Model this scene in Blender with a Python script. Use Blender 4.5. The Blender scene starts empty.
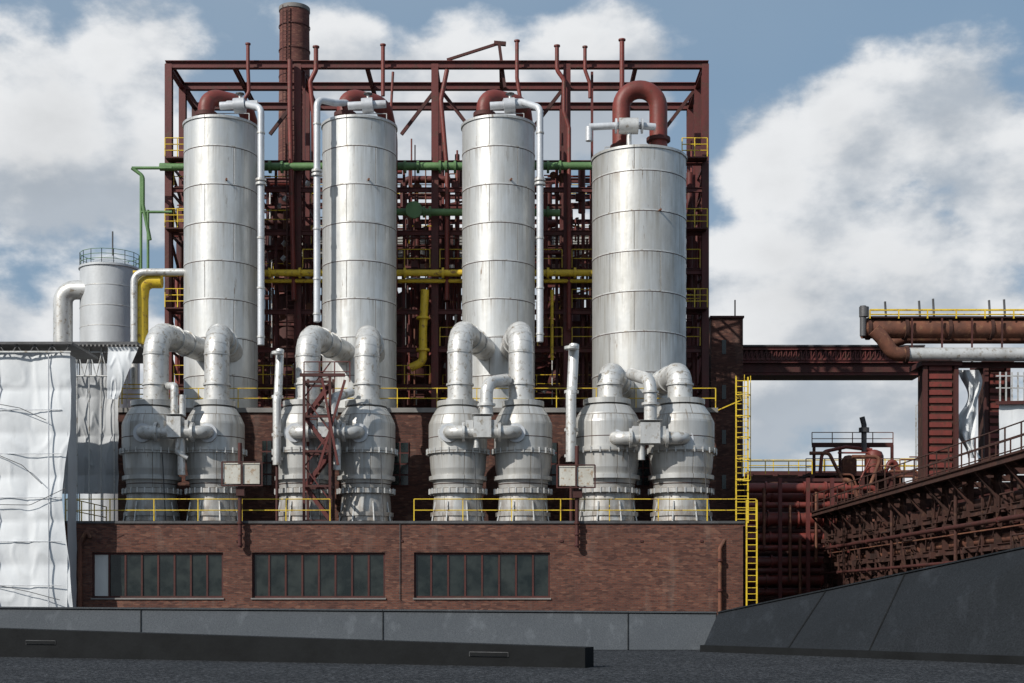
import bpy, math, random
from mathutils import Vector, Matrix, noise
random.seed(7)
F=1422.2; ZC=11.0; HV=600.0
def P(u,v,d): return Vector(((u-512)*d/F, d, ZC+(HV-v)*d/F))
def X(u,d): return (u-512)*d/F
def Z(v,d): return ZC+(HV-v)*d/F
def S(p,d): return p*d/F
scene=bpy.context.scene
# ---------------------------------------------------------------- materials
def newmat(name):
    m=bpy.data.materials.new(name); m.use_nodes=True
    nt=m.node_tree; b=nt.nodes['Principled BSDF']; return m,nt,b
def N(nt,t,**k):
    n=nt.nodes.new(t)
    for a,b in k.items(): setattr(n,a,b)
    return n
def L(nt,a,b): nt.links.new(a,b)
def c4(c): return (c[0],c[1],c[2],1)
def noise_fac(nt,vec,scale,detail=5,lo=0.35,hi=0.65,rough=0.6):
    n=N(nt,'ShaderNodeTexNoise'); n.inputs['Scale'].default_value=scale
    n.inputs['Detail'].default_value=detail; n.inputs['Roughness'].default_value=rough
    if vec: L(nt,vec,n.inputs['Vector'])
    r=N(nt,'ShaderNodeMapRange'); r.inputs[1].default_value=lo; r.inputs[2].default_value=hi
    L(nt,n.outputs['Fac'],r.inputs[0]); return r.outputs[0]
def mixc(nt,fac,a,b,mode='MIX'):
    m=N(nt,'ShaderNodeMix',data_type='RGBA',blend_type=mode)
    for i,v in ((0,fac),(6,a),(7,b)):
        if hasattr(v,'is_linked') or hasattr(v,'links'): L(nt,v,m.inputs[i])
        elif isinstance(v,(int,float)): m.inputs[i].default_value=v
        else: m.inputs[i].default_value=c4(v)
    return m.outputs[2]
def mulf(nt,a,k):
    n=N(nt,'ShaderNodeMath',operation='MULTIPLY'); n.inputs[1].default_value=k; L(nt,a,n.inputs[0]); return n.outputs[0]
def mapping(nt,src,scale):
    m=N(nt,'ShaderNodeMapping'); m.inputs['Scale'].default_value=scale; L(nt,src,m.inputs['Vector']); return m.outputs[0]
def bump(nt,b,h,dist,strength=0.6):
    n=N(nt,'ShaderNodeBump'); n.inputs['Distance'].default_value=dist; n.inputs['Strength'].default_value=strength
    L(nt,h,n.inputs['Height']); L(nt,n.outputs[0],b.inputs['Normal'])
def paint(name,base,dark,rough=0.5,metal=0.0,scale=0.8,streak=True,spots=None,lo=.4,hi=.7,spec=.4):
    m,nt,b=newmat(name)
    tc=N(nt,'ShaderNodeTexCoord').outputs['Object']
    f=noise_fac(nt,mapping(nt,tc,(1,1,0.35 if streak else 1)),scale,7,lo,hi)
    col=mixc(nt,f,base,dark)
    if spots:
        f2=noise_fac(nt,tc,scale*3.1,8,.54,.64,.7)
        col=mixc(nt,f2,col,spots)
    L(nt,col,b.inputs['Base Color'])
    b.inputs['Metallic'].default_value=metal; b.inputs['Roughness'].default_value=rough
    b.inputs['Specular IOR Level'].default_value=spec
    h=noise_fac(nt,tc,6,4,0,1); bump(nt,b,h,0.02,.5)
    return m
M={}
M['red']=paint('oxide_red_steel',(.120,.026,.023),(.062,.018,.016),.6,0,.7,True,(.075,.034,.022))
M['reddk']=paint('dark_oxide_steel',(.075,.020,.017),(.038,.014,.012),.7,0,.7,True,(.058,.026,.017))
M['redpipe']=paint('red_pipe_paint',(.19,.038,.029),(.105,.027,.022),.5,0,.8,True,(.095,.040,.025))
M['rust']=paint('rusty_pipe',(.17,.066,.040),(.07,.033,.024),.8,0,.9,False,(.22,.11,.06))
M['rustdk']=paint('dark_rusty_steel',(.060,.024,.018),(.027,.014,.011),.88,0,1.1,False,(.085,.042,.027))
M['yellow']=paint('yellow_paint',(.68,.48,.035),(.48,.32,.03),.45,0,1.2,True,(.27,.15,.04),.45,.75)
M['green']=paint('green_pipe_paint',(.12,.23,.09),(.065,.13,.05),.5,0,1.)
M['grey']=paint('galvanised_pipe',(.58,.58,.57),(.40,.395,.38),.42,.36,1.1,True,(.29,.25,.20),.45,.72)
M['pale']=paint('pale_pipe_sheathing',(.60,.62,.65),(.42,.43,.45),.42,.25,1.1)
M['dkgrey']=paint('dark_grey_metal',(.10,.10,.105),(.05,.05,.05),.5,.2,1.)
M['silo']=paint('silo_white_metal',(.52,.54,.56),(.38,.39,.40),.5,.15,.5)
M['plate']=paint('white_plate',(.55,.54,.49),(.38,.36,.31),.5,0,1.4,True,(.3,.2,.12))
M['concrete']=paint('concrete',(.24,.23,.22),(.15,.145,.14),.85,0,.7,False)
M['roofgravel']=paint('flat_roof_felt',(.08,.08,.08),(.05,.05,.05),.9,0,1,False)
M['siding']=paint('white_siding',(.62,.62,.60),(.45,.44,.42),.6,0,.8)
M['black']=paint('black_membrane',(.010,.011,.012),(.006,.0065,.007),.8,0,1.2,False,spec=.15)

def cladding(name,R,row,width,c1,c2,seam,stain,amount=1.0,metal=.45,foot=None):
    m,nt,b=newmat(name)
    tc=N(nt,'ShaderNodeTexCoord').outputs['Object']
    sp=N(nt,'ShaderNodeSeparateXYZ'); L(nt,tc,sp.inputs[0])
    ny=mulf(nt,sp.outputs[1],-1)
    at=N(nt,'ShaderNodeMath',operation='ARCTAN2'); L(nt,sp.outputs[0],at.inputs[0]); L(nt,ny,at.inputs[1])
    mr=N(nt,'ShaderNodeMath',operation='MULTIPLY_ADD'); mr.inputs[1].default_value=R; mr.inputs[2].default_value=50; L(nt,at.outputs[0],mr.inputs[0])
    cb=N(nt,'ShaderNodeCombineXYZ'); L(nt,mr.outputs[0],cb.inputs[0]); L(nt,sp.outputs[2],cb.inputs[1])
    oi=N(nt,'ShaderNodeObjectInfo')
    L(nt,mulf(nt,oi.outputs['Random'],37),cb.inputs[2])
    v=cb.outputs[0]
    br=N(nt,'ShaderNodeTexBrick'); L(nt,v,br.inputs['Vector'])
    br.inputs['Scale'].default_value=1; br.inputs['Brick Width'].default_value=width; br.inputs['Row Height'].default_value=row
    br.inputs['Mortar Size'].default_value=.024; br.inputs['Mortar Smooth'].default_value=.5
    br.inputs['Color1'].default_value=c4(c1); br.inputs['Color2'].default_value=c4(c2); br.inputs['Mortar'].default_value=c4(seam)
    col=br.outputs['Color']
    f0=noise_fac(nt,mapping(nt,v,(9,.35,1)),1.0,6,.3,.7,.7)
    col=mixc(nt,mulf(nt,f0,.36),col,(.36,.36,.355))
    f1=noise_fac(nt,mapping(nt,v,(2.6,.16,1)),1.0,8,.48,.72,.65)
    col=mixc(nt,mulf(nt,f1,.7*amount),col,stain)
    f2=noise_fac(nt,mapping(nt,v,(.9,.5,1)),1.3,7,.4,.75,.6)
    col=mixc(nt,mulf(nt,f2,.5*amount),col,(.34,.335,.315))
    f3=noise_fac(nt,mapping(nt,v,(5,.5,1)),1.3,8,.62,.70,.7)
    col=mixc(nt,f3,col,(.19,.14,.10))
    fr_=N(nt,'ShaderNodeMath',operation='FRACT'); L(nt,mulf(nt,sp.outputs[2],1/row),fr_.inputs[0])
    pw=N(nt,'ShaderNodeMath',operation='POWER'); L(nt,fr_.outputs[0],pw.inputs[0]); pw.inputs[1].default_value=3.0
    dr=noise_fac(nt,mapping(nt,v,(7,.12,1)),1.0,5,.5,.62,.7)
    dm=N(nt,'ShaderNodeMath',operation='MULTIPLY'); L(nt,pw.outputs[0],dm.inputs[0]); L(nt,dr,dm.inputs[1])
    col=mixc(nt,mulf(nt,dm.outputs[0],.7),col,(.21,.175,.14))
    if foot:
        zf=N(nt,'ShaderNodeMapRange'); zf.inputs[1].default_value=foot; zf.inputs[2].default_value=0; zf.inputs[4].default_value=.85; L(nt,sp.outputs[2],zf.inputs[0])
        ff=noise_fac(nt,mapping(nt,v,(2,.8,1)),1.4,7,.4,.6,.65)
        fm=N(nt,'ShaderNodeMath',operation='MULTIPLY'); L(nt,zf.outputs[0],fm.inputs[0]); L(nt,ff,fm.inputs[1])
        col=mixc(nt,fm.outputs[0],col,(.21,.16,.12))
    L(nt,col,b.inputs['Base Color'])
    b.inputs['Metallic'].default_value=metal
    rr=N(nt,'ShaderNodeMapRange'); rr.inputs[3].default_value=.36; rr.inputs[4].default_value=.60; L(nt,f2,rr.inputs[0]); L(nt,rr.outputs[0],b.inputs['Roughness'])
    inv=N(nt,'ShaderNodeMath',operation='SUBTRACT'); inv.inputs[0].default_value=1; L(nt,br.outputs['Fac'],inv.inputs[1])
    ad=N(nt,'ShaderNodeMath',operation='MULTIPLY_ADD'); ad.inputs[1].default_value=.5; L(nt,noise_fac(nt,mapping(nt,v,(1,.6,1)),1.2,3,0,1),ad.inputs[0]); L(nt,inv.outputs[0],ad.inputs[2])
    bump(nt,b,ad.outputs[0],.05,.6)
    return m
M['clad']=cladding('tower_sheet_cladding',2.1,2.15,3.3,(.66,.67,.665),(.56,.57,.565),(.13,.11,.09),(.40,.385,.35))
M['clad4']=cladding('wide_tower_cladding',2.7,2.25,3.0,(.61,.615,.605),(.50,.505,.495),(.12,.10,.08),(.35,.33,.285),1.15)
M['vclad']=cladding('vessel_cladding',1.5,1.9,2.4,(.57,.57,.56),(.47,.47,.455),(.16,.13,.10),(.31,.28,.235),1.0,.38,2.4)

def brickmat(name,c1,c2,mortar,w=.27,h=.085,patch=(.09,.035,.025)):
    m,nt,b=newmat(name)
    tc=N(nt,'ShaderNodeTexCoord').outputs['Object']
    sp=N(nt,'ShaderNodeSeparateXYZ'); L(nt,tc,sp.inputs[0])
    ad=N(nt,'ShaderNodeMath',operation='ADD'); L(nt,sp.outputs[0],ad.inputs[0]); L(nt,sp.outputs[1],ad.inputs[1])
    cb=N(nt,'ShaderNodeCombineXYZ'); L(nt,ad.outputs[0],cb.inputs[0]); L(nt,sp.outputs[2],cb.inputs[1])
    v=cb.outputs[0]
    br=N(nt,'ShaderNodeTexBrick'); L(nt,v,br.inputs['Vector'])
    br.inputs['Scale'].default_value=1; br.inputs['Brick Width'].default_value=w; br.inputs['Row Height'].default_value=h
    br.inputs['Mortar Size'].default_value=.012; br.inputs['Mortar Smooth'].default_value=.2
    br.inputs['Color1'].default_value=c4(c1); br.inputs['Color2'].default_value=c4(c2); br.inputs['Mortar'].default_value=c4(mortar)
    mp=mapping(nt,v,(1/w,1/h,1))
    wn=N(nt,'ShaderNodeTexVoronoi'); L(nt,mp,wn.inputs['Vector']); wn.inputs['Scale'].default_value=1.0
    s2=N(nt,'ShaderNodeSeparateColor'); L(nt,wn.outputs['Color'],s2.inputs[0])
    r=N(nt,'ShaderNodeMapRange'); r.inputs[1].default_value=.5; r.inputs[2].default_value=.9; r.inputs[4].default_value=.75; L(nt,s2.outputs[0],r.inputs[0])
    col=mixc(nt,r.outputs[0],br.outputs['Color'],patch)
    r2=N(nt,'ShaderNodeMapRange'); r2.inputs[1].default_value=.86; r2.inputs[2].default_value=.9; r2.inputs[4].default_value=.45; L(nt,s2.outputs[1],r2.inputs[0])
    col=mixc(nt,r2.outputs[0],col,(.25,.13,.09))
    f=noise_fac(nt,v,.35,6,.42,.68)
    col=mixc(nt,mulf(nt,f,.4),col,patch)
    g=noise_fac(nt,mapping(nt,v,(1.2,.25,1)),.8,7,.56,.72)
    col=mixc(nt,mulf(nt,g,.35),col,(.20,.155,.13))
    g2=noise_fac(nt,mapping(nt,v,(1.5,.18,1)),1.1,6,.6,.72)
    col=mixc(nt,mulf(nt,g2,.5),col,(.05,.035,.03))
    L(nt,col,b.inputs['Base Color']); b.inputs['Roughness'].default_value=.88; b.inputs['Specular IOR Level'].default_value=.25
    inv=N(nt,'ShaderNodeMath',operation='SUBTRACT'); inv.inputs[0].default_value=1; L(nt,br.outputs['Fac'],inv.inputs[1]); bump(nt,b,inv.outputs[0],.012,.6)
    return m
M['brick']=brickmat('facade_brick',(.170,.064,.042),(.118,.047,.034),(.11,.078,.065),patch=(.058,.029,.025))
M['brickdk']=brickmat('dark_brick',(.13,.05,.036),(.09,.037,.028),(.08,.055,.048),patch=(.05,.026,.022))
M['chim']=brickmat('chimney_brick',(.18,.065,.052),(.13,.05,.042),(.10,.06,.052),patch=(.09,.038,.033))

def glassmat():
    m,nt,b=newmat('window_glass')
    tc=N(nt,'ShaderNodeTexCoord').outputs['Object']
    f=noise_fac(nt,tc,1.1,4,.4,.6)
    L(nt,mixc(nt,f,(.010,.015,.015),(.026,.033,.031)),b.inputs['Base Color']); b.inputs['Roughness'].default_value=.14
    return m
M['glass']=glassmat()
def gravel(name,a,bc,sc,dist):
    m,nt,b=newmat(name)
    tc=N(nt,'ShaderNodeTexCoord').outputs['Object']
    vo=N(nt,'ShaderNodeTexVoronoi'); vo.inputs['Scale'].default_value=sc; L(nt,tc,vo.inputs['Vector'])
    s=N(nt,'ShaderNodeSeparateColor'); L(nt,vo.outputs['Color'],s.inputs[0])
    pw=N(nt,'ShaderNodeMath',operation='POWER'); pw.inputs[1].default_value=3; L(nt,s.outputs[0],pw.inputs[0])
    col=mixc(nt,pw.outputs[0],a,bc)
    f=noise_fac(nt,tc,.5,6,.4,.7)
    col=mixc(nt,mulf(nt,f,.4),col,a)
    L(nt,col,b.inputs['Base Color']); b.inputs['Roughness'].default_value=.95; b.inputs['Specular IOR Level'].default_value=.1
    bump(nt,b,vo.outputs['Distance'],dist,.6); return m
M['gravel']=gravel('roof_gravel',(.014,.0155,.018),(.10,.105,.115),22,.02)
M['ground']=gravel('yard_ground',(.05,.047,.04),(.10,.09,.08),3,.03)
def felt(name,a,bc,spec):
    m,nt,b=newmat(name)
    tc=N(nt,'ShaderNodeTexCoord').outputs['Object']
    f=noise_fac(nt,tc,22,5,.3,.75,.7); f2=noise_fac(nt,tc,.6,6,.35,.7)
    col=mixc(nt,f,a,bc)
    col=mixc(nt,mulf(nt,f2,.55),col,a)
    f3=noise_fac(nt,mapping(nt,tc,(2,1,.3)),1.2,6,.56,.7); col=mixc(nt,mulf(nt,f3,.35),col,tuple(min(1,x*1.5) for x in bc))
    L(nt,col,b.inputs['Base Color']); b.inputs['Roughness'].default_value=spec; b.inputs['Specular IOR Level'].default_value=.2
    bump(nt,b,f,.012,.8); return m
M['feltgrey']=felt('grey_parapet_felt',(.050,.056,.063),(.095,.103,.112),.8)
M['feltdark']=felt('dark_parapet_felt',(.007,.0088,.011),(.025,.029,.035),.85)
def tarp(name,a,bc,bs=.05):
    m,nt,b=newmat(name)
    tc=N(nt,'ShaderNodeTexCoord').outputs['Object']
    f=noise_fac(nt,mapping(nt,tc,(1,1,.5)),.5,6,.40,.75)
    col=mixc(nt,f,a,bc)
    g=noise_fac(nt,mapping(nt,tc,(2.5,2.5,.35)),1,7,.58,.75,.7)
    col=mixc(nt,mulf(nt,g,.3),col,(.36,.36,.35))
    L(nt,col,b.inputs['Base Color']); b.inputs['Roughness'].default_value=.7; b.inputs['Specular IOR Level'].default_value=.25
    h=noise_fac(nt,mapping(nt,tc,(1.0,1.0,.6)),1.1,4,0,1,.5); bump(nt,b,h,bs,.8)
    return m
M['tarp']=tarp('white_tarpaulin',(.70,.72,.74),(.60,.62,.64))
M['tarpshade']=tarp('shaded_white_tarpaulin',(.46,.47,.48),(.36,.37,.38))  # darker copy of the white tarpaulin, shade put into its colour

# ---------------------------------------------------------------- geometry
class Obj:
    def __init__(s,name,origin=(0,0,0)):
        s.name=name; s.o=Vector(origin); s.parts={}
    def part(s,part,mat):
        k=part
        if k not in s.parts: s.parts[k]=([],[],[],mat)
        return s.parts[k]
    def add(s,part,mat,vs,fs,smooth=False):
        V,Fc,Sm,_=s.part(part,mat); n=len(V)
        V.extend([(v[0]-s.o.x,v[1]-s.o.y,v[2]-s.o.z) for v in vs])
        for f in fs: Fc.append(tuple(i+n for i in f)); Sm.append(smooth)
    def box(s,part,mat,a,b):
        x0,x1=sorted((a[0],b[0])); y0,y1=sorted((a[1],b[1])); z0,z1=sorted((a[2],b[2]))
        vs=[(x0,y0,z0),(x1,y0,z0),(x1,y1,z0),(x0,y1,z0),(x0,y0,z1),(x1,y0,z1),(x1,y1,z1),(x0,y1,z1)]
        s.add(part,mat,vs,[(0,3,2,1),(4,5,6,7),(0,1,5,4),(1,2,6,5),(2,3,7,6),(3,0,4,7)])
    def bar(s,part,mat,p,q,w,h=None,up=None):
        h=h or w; p=Vector(p); q=Vector(q); d=(q-p)
        if d.length<1e-5: return
        d.normalize(); up=Vector(up) if up else (Vector((0,0,1)) if abs(d.z)<.95 else Vector((0,1,0)))
        sd=d.cross(up).normalized(); u=sd.cross(d).normalized()
        vs=[]
        for c in (p,q):
            for a,b in ((-1,-1),(1,-1),(1,1),(-1,1)): vs.append(c+sd*a*w/2+u*b*h/2)
        s.add(part,mat,vs,[(0,3,2,1),(4,5,6,7),(0,1,5,4),(1,2,6,5),(2,3,7,6),(3,0,4,7)])
    def ibeam(s,part,mat,p,q,w,h,up=None):
        p=Vector(p); q=Vector(q); d=(q-p).normalized()
        upv=Vector(up) if up else (Vector((0,0,1)) if abs(d.z)<.95 else Vector((0,1,0)))
        sd=d.cross(upv).normalized(); u=sd.cross(d).normalized(); t=h*.1
        for sg in (-1,1):
            o=u*sg*(h/2-t/2); s.bar(part,mat,p+o,q+o,w,t,upv)
        s.bar(part,mat,p,q,w*.16,h-2*t,upv)
    def tube(s,part,mat,pts,r,bend=None,seg=12,caps=True,arc=6,smooth=True):
        pts=[Vector(p) for p in pts]; path=[pts[0]]
        for i in range(1,len(pts)-1):
            a,b,c=pts[i-1],pts[i],pts[i+1]; d1=(a-b); d2=(c-b); l=min(d1.length,d2.length)*.49
            d1.normalize(); d2.normalize(); ang=d1.angle(d2)
            R=bend if bend else r*2
            if ang>math.pi-.02: continue
            tl=min(R/math.tan(ang/2),l); R2=tl*math.tan(ang/2)
            p1=b+d1*tl; p2=b+d2*tl; cen=b+(d1+d2).normalized()*(R2/math.sin(ang/2))
            v1=p1-cen; v2=p2-cen; tot=v1.angle(v2)
            for k in range(arc+1):
                t=k/arc; path.append(cen+(v1*math.sin((1-t)*tot)+v2*math.sin(t*tot))/math.sin(tot))
        path.append(pts[-1])
        vs=[];n=len(path); tprev=(path[1]-path[0]).normalized()
        ref=Vector((0,0,1)) if abs(tprev.z)<.9 else Vector((1,0,0))
        nrm=tprev.cross(ref).normalized()
        for i,p in enumerate(path):
            if i==0: t=path[1]-path[0]
            elif i==n-1: t=path[-1]-path[-2]
            else: t=(path[i+1]-p).normalized()+(p-path[i-1]).normalized()
            t.normalize(); q=tprev.rotation_difference(t); nrm=(q@nrm); nrm=(nrm-t*nrm.dot(t)).normalized(); tprev=t
            bn=t.cross(nrm)
            for k in range(seg):
                a=2*math.pi*k/seg; vs.append(p+(nrm*math.cos(a)+bn*math.sin(a))*r)
        fs=[]
        for i in range(n-1):
            for k in range(seg):
                k2=(k+1)%seg; fs.append((i*seg+k,i*seg+k2,(i+1)*seg+k2,(i+1)*seg+k))
        s.add(part,mat,vs,fs,smooth)
        if caps:
            s.add(part,mat,vs[:seg],[tuple(reversed(range(seg)))]); s.add(part,mat,vs[-seg:],[tuple(range(seg))])
        return path
    def miter(s,part,mat,path,r,seg=20):
        for a,b,c in zip(path,path[1:],path[2:]):
            t=((c-b).normalized()+(b-a).normalized()).normalized(); s.disc(part,mat,b,t,r,.035,seg)
    def disc(s,part,mat,c,axis,r,t,seg=16):
        a=Vector(axis).normalized()*t/2; c=Vector(c); s.tube(part,mat,[c-a,c+a],r,seg=seg)
    def lathe(s,part,mat,c,prof,seg=40):
        c=Vector(c)
        for (r0,z0),(r1,z1) in zip(prof,prof[1:]):
            vs=[];fs=[]
            for r,z in ((r0,z0),(r1,z1)):
                for k in range(seg):
                    a=2*math.pi*k/seg; vs.append((c.x+r*math.cos(a),c.y+r*math.sin(a),z))
            for k in range(seg):
                k2=(k+1)%seg; fs.append((k,k2,seg+k2,seg+k))
            s.add(part,mat,vs,fs,True)
    def rail(s,part,mat,p,q,h=1.1,step=1.8,r=.035,rails=(1,.5),toe=False):
        p=Vector(p);q=Vector(q); n=max(1,round((q-p).length/step))
        for i in range(n+1):
            a=p.lerp(q,i/n); s.bar(part,mat,a,a+Vector((0,0,h)),r*1.8)
        for f in rails: s.tube(part,mat,[p+Vector((0,0,h*f)),q+Vector((0,0,h*f))],r,seg=6)
    def ladder(s,part,mat,x,y,z0,z1,w=.5,cage=True,r=.035):
        for sg in (-1,1): s.bar(part,mat,(x+sg*w/2,y,z0),(x+sg*w/2,y,z1),.07)
        z=z0+.2
        while z<z1: s.bar(part,mat,(x-w/2,y,z),(x+w/2,y,z),.035); z+=.3
        if cage:
            z=z0+2.2
            while z<z1+.1:
                pts=[(x+.38*math.sin(a)*1.0,y-.38+.38*math.cos(a),z) for a in [math.pi*2*k/10 for k in range(11)]]
                for a,b in zip(pts,pts[1:]): s.bar(part,mat,a,b,.04)
                z+=1.1
            for a in (1.6,3.14,4.7):
                s.bar(part,mat,(x+.38*math.sin(a),y-.38+.38*math.cos(a),z0+2.2),(x+.38*math.sin(a),y-.38+.38*math.cos(a),z1),.035)
    def done(s):
        e=bpy.data.objects.new(s.name,None); e.location=s.o; e.empty_display_size=.5; scene.collection.objects.link(e)
        for k,(V,Fc,Sm,mat) in s.parts.items():
            me=bpy.data.meshes.new(k); me.from_pydata(V,[],Fc); me.polygons.foreach_set('use_smooth',Sm)
            me.materials.append(M[mat]); me.update()
            o=bpy.data.objects.new(k,me); o.parent=e; scene.collection.objects.link(o)
        return e

# ---------------------------------------------------------------- ground
g=Obj('ground'); g.add('ground_sheet','ground',[(-1500,-600,0),(1500,-600,0),(1500,2500,0),(-1500,2500,0)],[(0,1,2,3)]); g.done()

# ---------------------------------------------------------------- near roof with parapets
RZ=ZC-1.4
hr=Obj('viewing_flat_roof')
hr.add('gravel_surface','gravel',[(-45,-12,RZ),(45,-12,RZ),(45,40.5,RZ),(-45,40.5,RZ)],[(0,1,2,3)])
hr.box('roof_slab','concrete',(-45,-12,RZ-.7),(45,41.3,RZ-.006))
hr.box('host_wall','concrete',(-44.6,-11.6,0),(44.6,41,RZ-.7))
hr.done()
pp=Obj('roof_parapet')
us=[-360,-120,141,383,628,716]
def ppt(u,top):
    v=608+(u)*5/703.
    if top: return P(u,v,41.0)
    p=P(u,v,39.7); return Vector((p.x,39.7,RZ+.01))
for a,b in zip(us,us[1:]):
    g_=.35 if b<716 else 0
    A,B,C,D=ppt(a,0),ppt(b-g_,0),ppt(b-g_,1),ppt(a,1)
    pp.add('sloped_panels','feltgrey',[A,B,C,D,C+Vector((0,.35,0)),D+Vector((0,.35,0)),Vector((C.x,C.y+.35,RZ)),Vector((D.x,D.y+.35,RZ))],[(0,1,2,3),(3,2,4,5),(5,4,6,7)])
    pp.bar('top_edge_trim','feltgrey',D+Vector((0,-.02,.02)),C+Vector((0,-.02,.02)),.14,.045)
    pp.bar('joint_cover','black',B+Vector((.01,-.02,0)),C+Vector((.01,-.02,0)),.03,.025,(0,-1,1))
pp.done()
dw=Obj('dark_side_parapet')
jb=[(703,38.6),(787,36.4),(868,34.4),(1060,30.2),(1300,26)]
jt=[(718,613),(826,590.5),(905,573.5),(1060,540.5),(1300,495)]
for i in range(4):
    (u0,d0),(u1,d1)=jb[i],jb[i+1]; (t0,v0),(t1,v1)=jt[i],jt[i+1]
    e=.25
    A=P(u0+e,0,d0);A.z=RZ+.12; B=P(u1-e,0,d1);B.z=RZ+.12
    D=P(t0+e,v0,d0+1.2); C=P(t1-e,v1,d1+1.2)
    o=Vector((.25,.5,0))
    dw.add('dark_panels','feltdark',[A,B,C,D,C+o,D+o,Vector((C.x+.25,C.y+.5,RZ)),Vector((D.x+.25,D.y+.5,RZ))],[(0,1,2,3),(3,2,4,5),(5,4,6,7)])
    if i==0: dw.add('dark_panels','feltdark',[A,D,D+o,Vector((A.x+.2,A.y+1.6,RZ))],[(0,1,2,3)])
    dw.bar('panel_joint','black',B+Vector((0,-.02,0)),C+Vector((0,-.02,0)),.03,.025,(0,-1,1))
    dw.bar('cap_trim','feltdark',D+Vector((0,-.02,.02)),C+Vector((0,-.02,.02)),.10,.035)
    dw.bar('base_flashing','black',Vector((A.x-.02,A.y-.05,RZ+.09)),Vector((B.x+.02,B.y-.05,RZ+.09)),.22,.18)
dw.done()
cb=Obj('black_roof_curb')
def seg(u0,b0,h0,u1,b1,h1,part):
    A=P(u0,0,b0);B=P(u1,0,b1);A.z=B.z=RZ
    dr=(B-A).normalized(); n=Vector((-dr.y,dr.x,0))
    if n.y<0:n=-n
    a,b=Vector((0,0,h0)),Vector((0,0,h1)); w=n*.55
    cb.add(part,'black',[A,B,B+b,A+a,A+w,B+w,B+w+b,A+w+a],[(0,1,2,3),(3,2,6,7),(5,4,7,6),(1,5,6,2),(4,0,3,7)])
    return A,B
A,B=seg(-250,44*.87,.85,585,29.3,.42,'curb_body')
dr=(B-A).normalized()
for u in (41,489):
    k=(u-512)/F; tt=(k*A.y-A.x)/((B.x-A.x)-k*(B.y-A.y)); c=A+(B-A)*tt; hh=.85+(.42-.85)*tt
    n=Vector((dr.y,-dr.x,0)); 
    if n.y>0:n=-n
    w=.45
    cb.bar('overflow_slot','dkgrey',c+n*.012+Vector((0,0,hh*.55))-dr*w,c+n*.012+Vector((0,0,hh*.55))+dr*w,.02,.10)
    cb.bar('slot_shadow','black',c+n*.03+Vector((0,0,hh*.55))-dr*w*.96,c+n*.03+Vector((0,0,hh*.55))+dr*w*.96,.02,.075)
cb.done()

# ---------------------------------------------------------------- brick building
DF=70.; RT=Z(521,DF); UD=78.; UT=Z(408,UD)
bx0,bx1=X(62,DF),X(743,DF)
bb=Obj('brick_building',(bx0,DF,0))
def S0(v): return Z(v,DF)
wins=[(92,223),(252,385),(414,550)]
z1,z2=S0(598),S0(552.5)
xs=[bx0]+[X(u,DF) for w in wins for u in w]+[bx1]
th=.45
bb.box('front_wall','brick',(bx0,DF,0),(bx1,DF+th,z1))
bb.box('front_wall','brick',(bx0,DF,z2),(bx1,DF+th,RT-.12))
for i in range(0,8,2): bb.box('front_wall','brick',(xs[i],DF,z1),(xs[i+1],DF+th,z2))
bb.box('side_wall','brick',(bx0,DF+th,0),(bx0+th,104,RT-.12)); bb.box('side_wall','brick',(bx1-th,DF+th,0),(bx1,104,RT-.12))
bb.box('roof_coping','dkgrey',(bx0-.08,DF-.08,RT-.12),(bx1+.08,DF+.5,RT))
bb.box('roof_slab','roofgravel',(bx0+.02,DF+.5,RT-.5),(bx1-.02,104,RT-.05))
for a,b in wins:
    xa,xb=X(a,DF),X(b,DF)
    bb.box('window_sill','concrete',(xa-.05,DF-.07,z1-.07),(xb+.05,DF+.3,z1+.002))
    x=xa-.3
    while x<xb+.3:
        bb.box('soldier_course','brick',(x+.008,DF-.006,z2+.02),(x+.082,DF+.2,z2+.30)); x+=.09
    n=8; wp=(xb-xa)/n
    for i in range(n+1):
        x=xa+wp*i; x=min(max(x,xa+.04),xb-.04)
        bb.box('window_mullions','reddk',(x-.045,DF+.13,z1),(x+.045,DF+.22,z2))
    for z in (z1+.05,z2-.05): bb.box('window_frame','reddk',(xa,DF+.125,z-.05),(xb,DF+.215,z+.05))
    for i in range(n):
        x0=xa+wp*i+.05; x1=xa+wp*(i+1)-.05
        tl=random.uniform(-.02,.02)
        mt,pn=('glass','window_glass') if not(a==92 and i==0) else ('siding','white_pane')
        bb.add(pn,mt,[(x0,DF+.18-tl,z1),(x1,DF+.18+tl,z1),(x1,DF+.18+tl*1.3,z2),(x0,DF+.18-tl*.4,z2)],[(0,1,2,3)])
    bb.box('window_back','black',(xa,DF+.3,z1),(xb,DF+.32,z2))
ux0,ux1=X(118,UD),X(716,UD)
bb.box('upper_wall','brickdk',(ux0,UD,RT-.05),(ux1,100,UT-.25))
bb.box('upper_coping','concrete',(ux0-.1,UD-.12,UT-.25),(ux1+.1,100,UT))
for (a,b,v0,v1) in ((391,409,442,486),(545,557,442,486),(262,272,440,486),(636,650,450,486)):
    bb.box('upper_window_frame','reddk',(X(a,UD),UD-.06,Z(v1,UD)),(X(b,UD),UD-.003,Z(v0,UD)))
    w=(X(b,UD)-X(a,UD)); 
    for r_ in range(4):
        for c_ in range(2):
            zz0=Z(v1,UD)+(Z(v0,UD)-Z(v1,UD))*(r_+.08)/4; zz1=Z(v1,UD)+(Z(v0,UD)-Z(v1,UD))*(r_+.92)/4
            xx0=X(a,UD)+w*(c_+.08)/2; xx1=X(a,UD)+w*(c_+.92)/2
            bb.box('upper_window_panes','glass',(xx0,UD-.08,zz0),(xx1,UD-.062,zz1))
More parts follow.
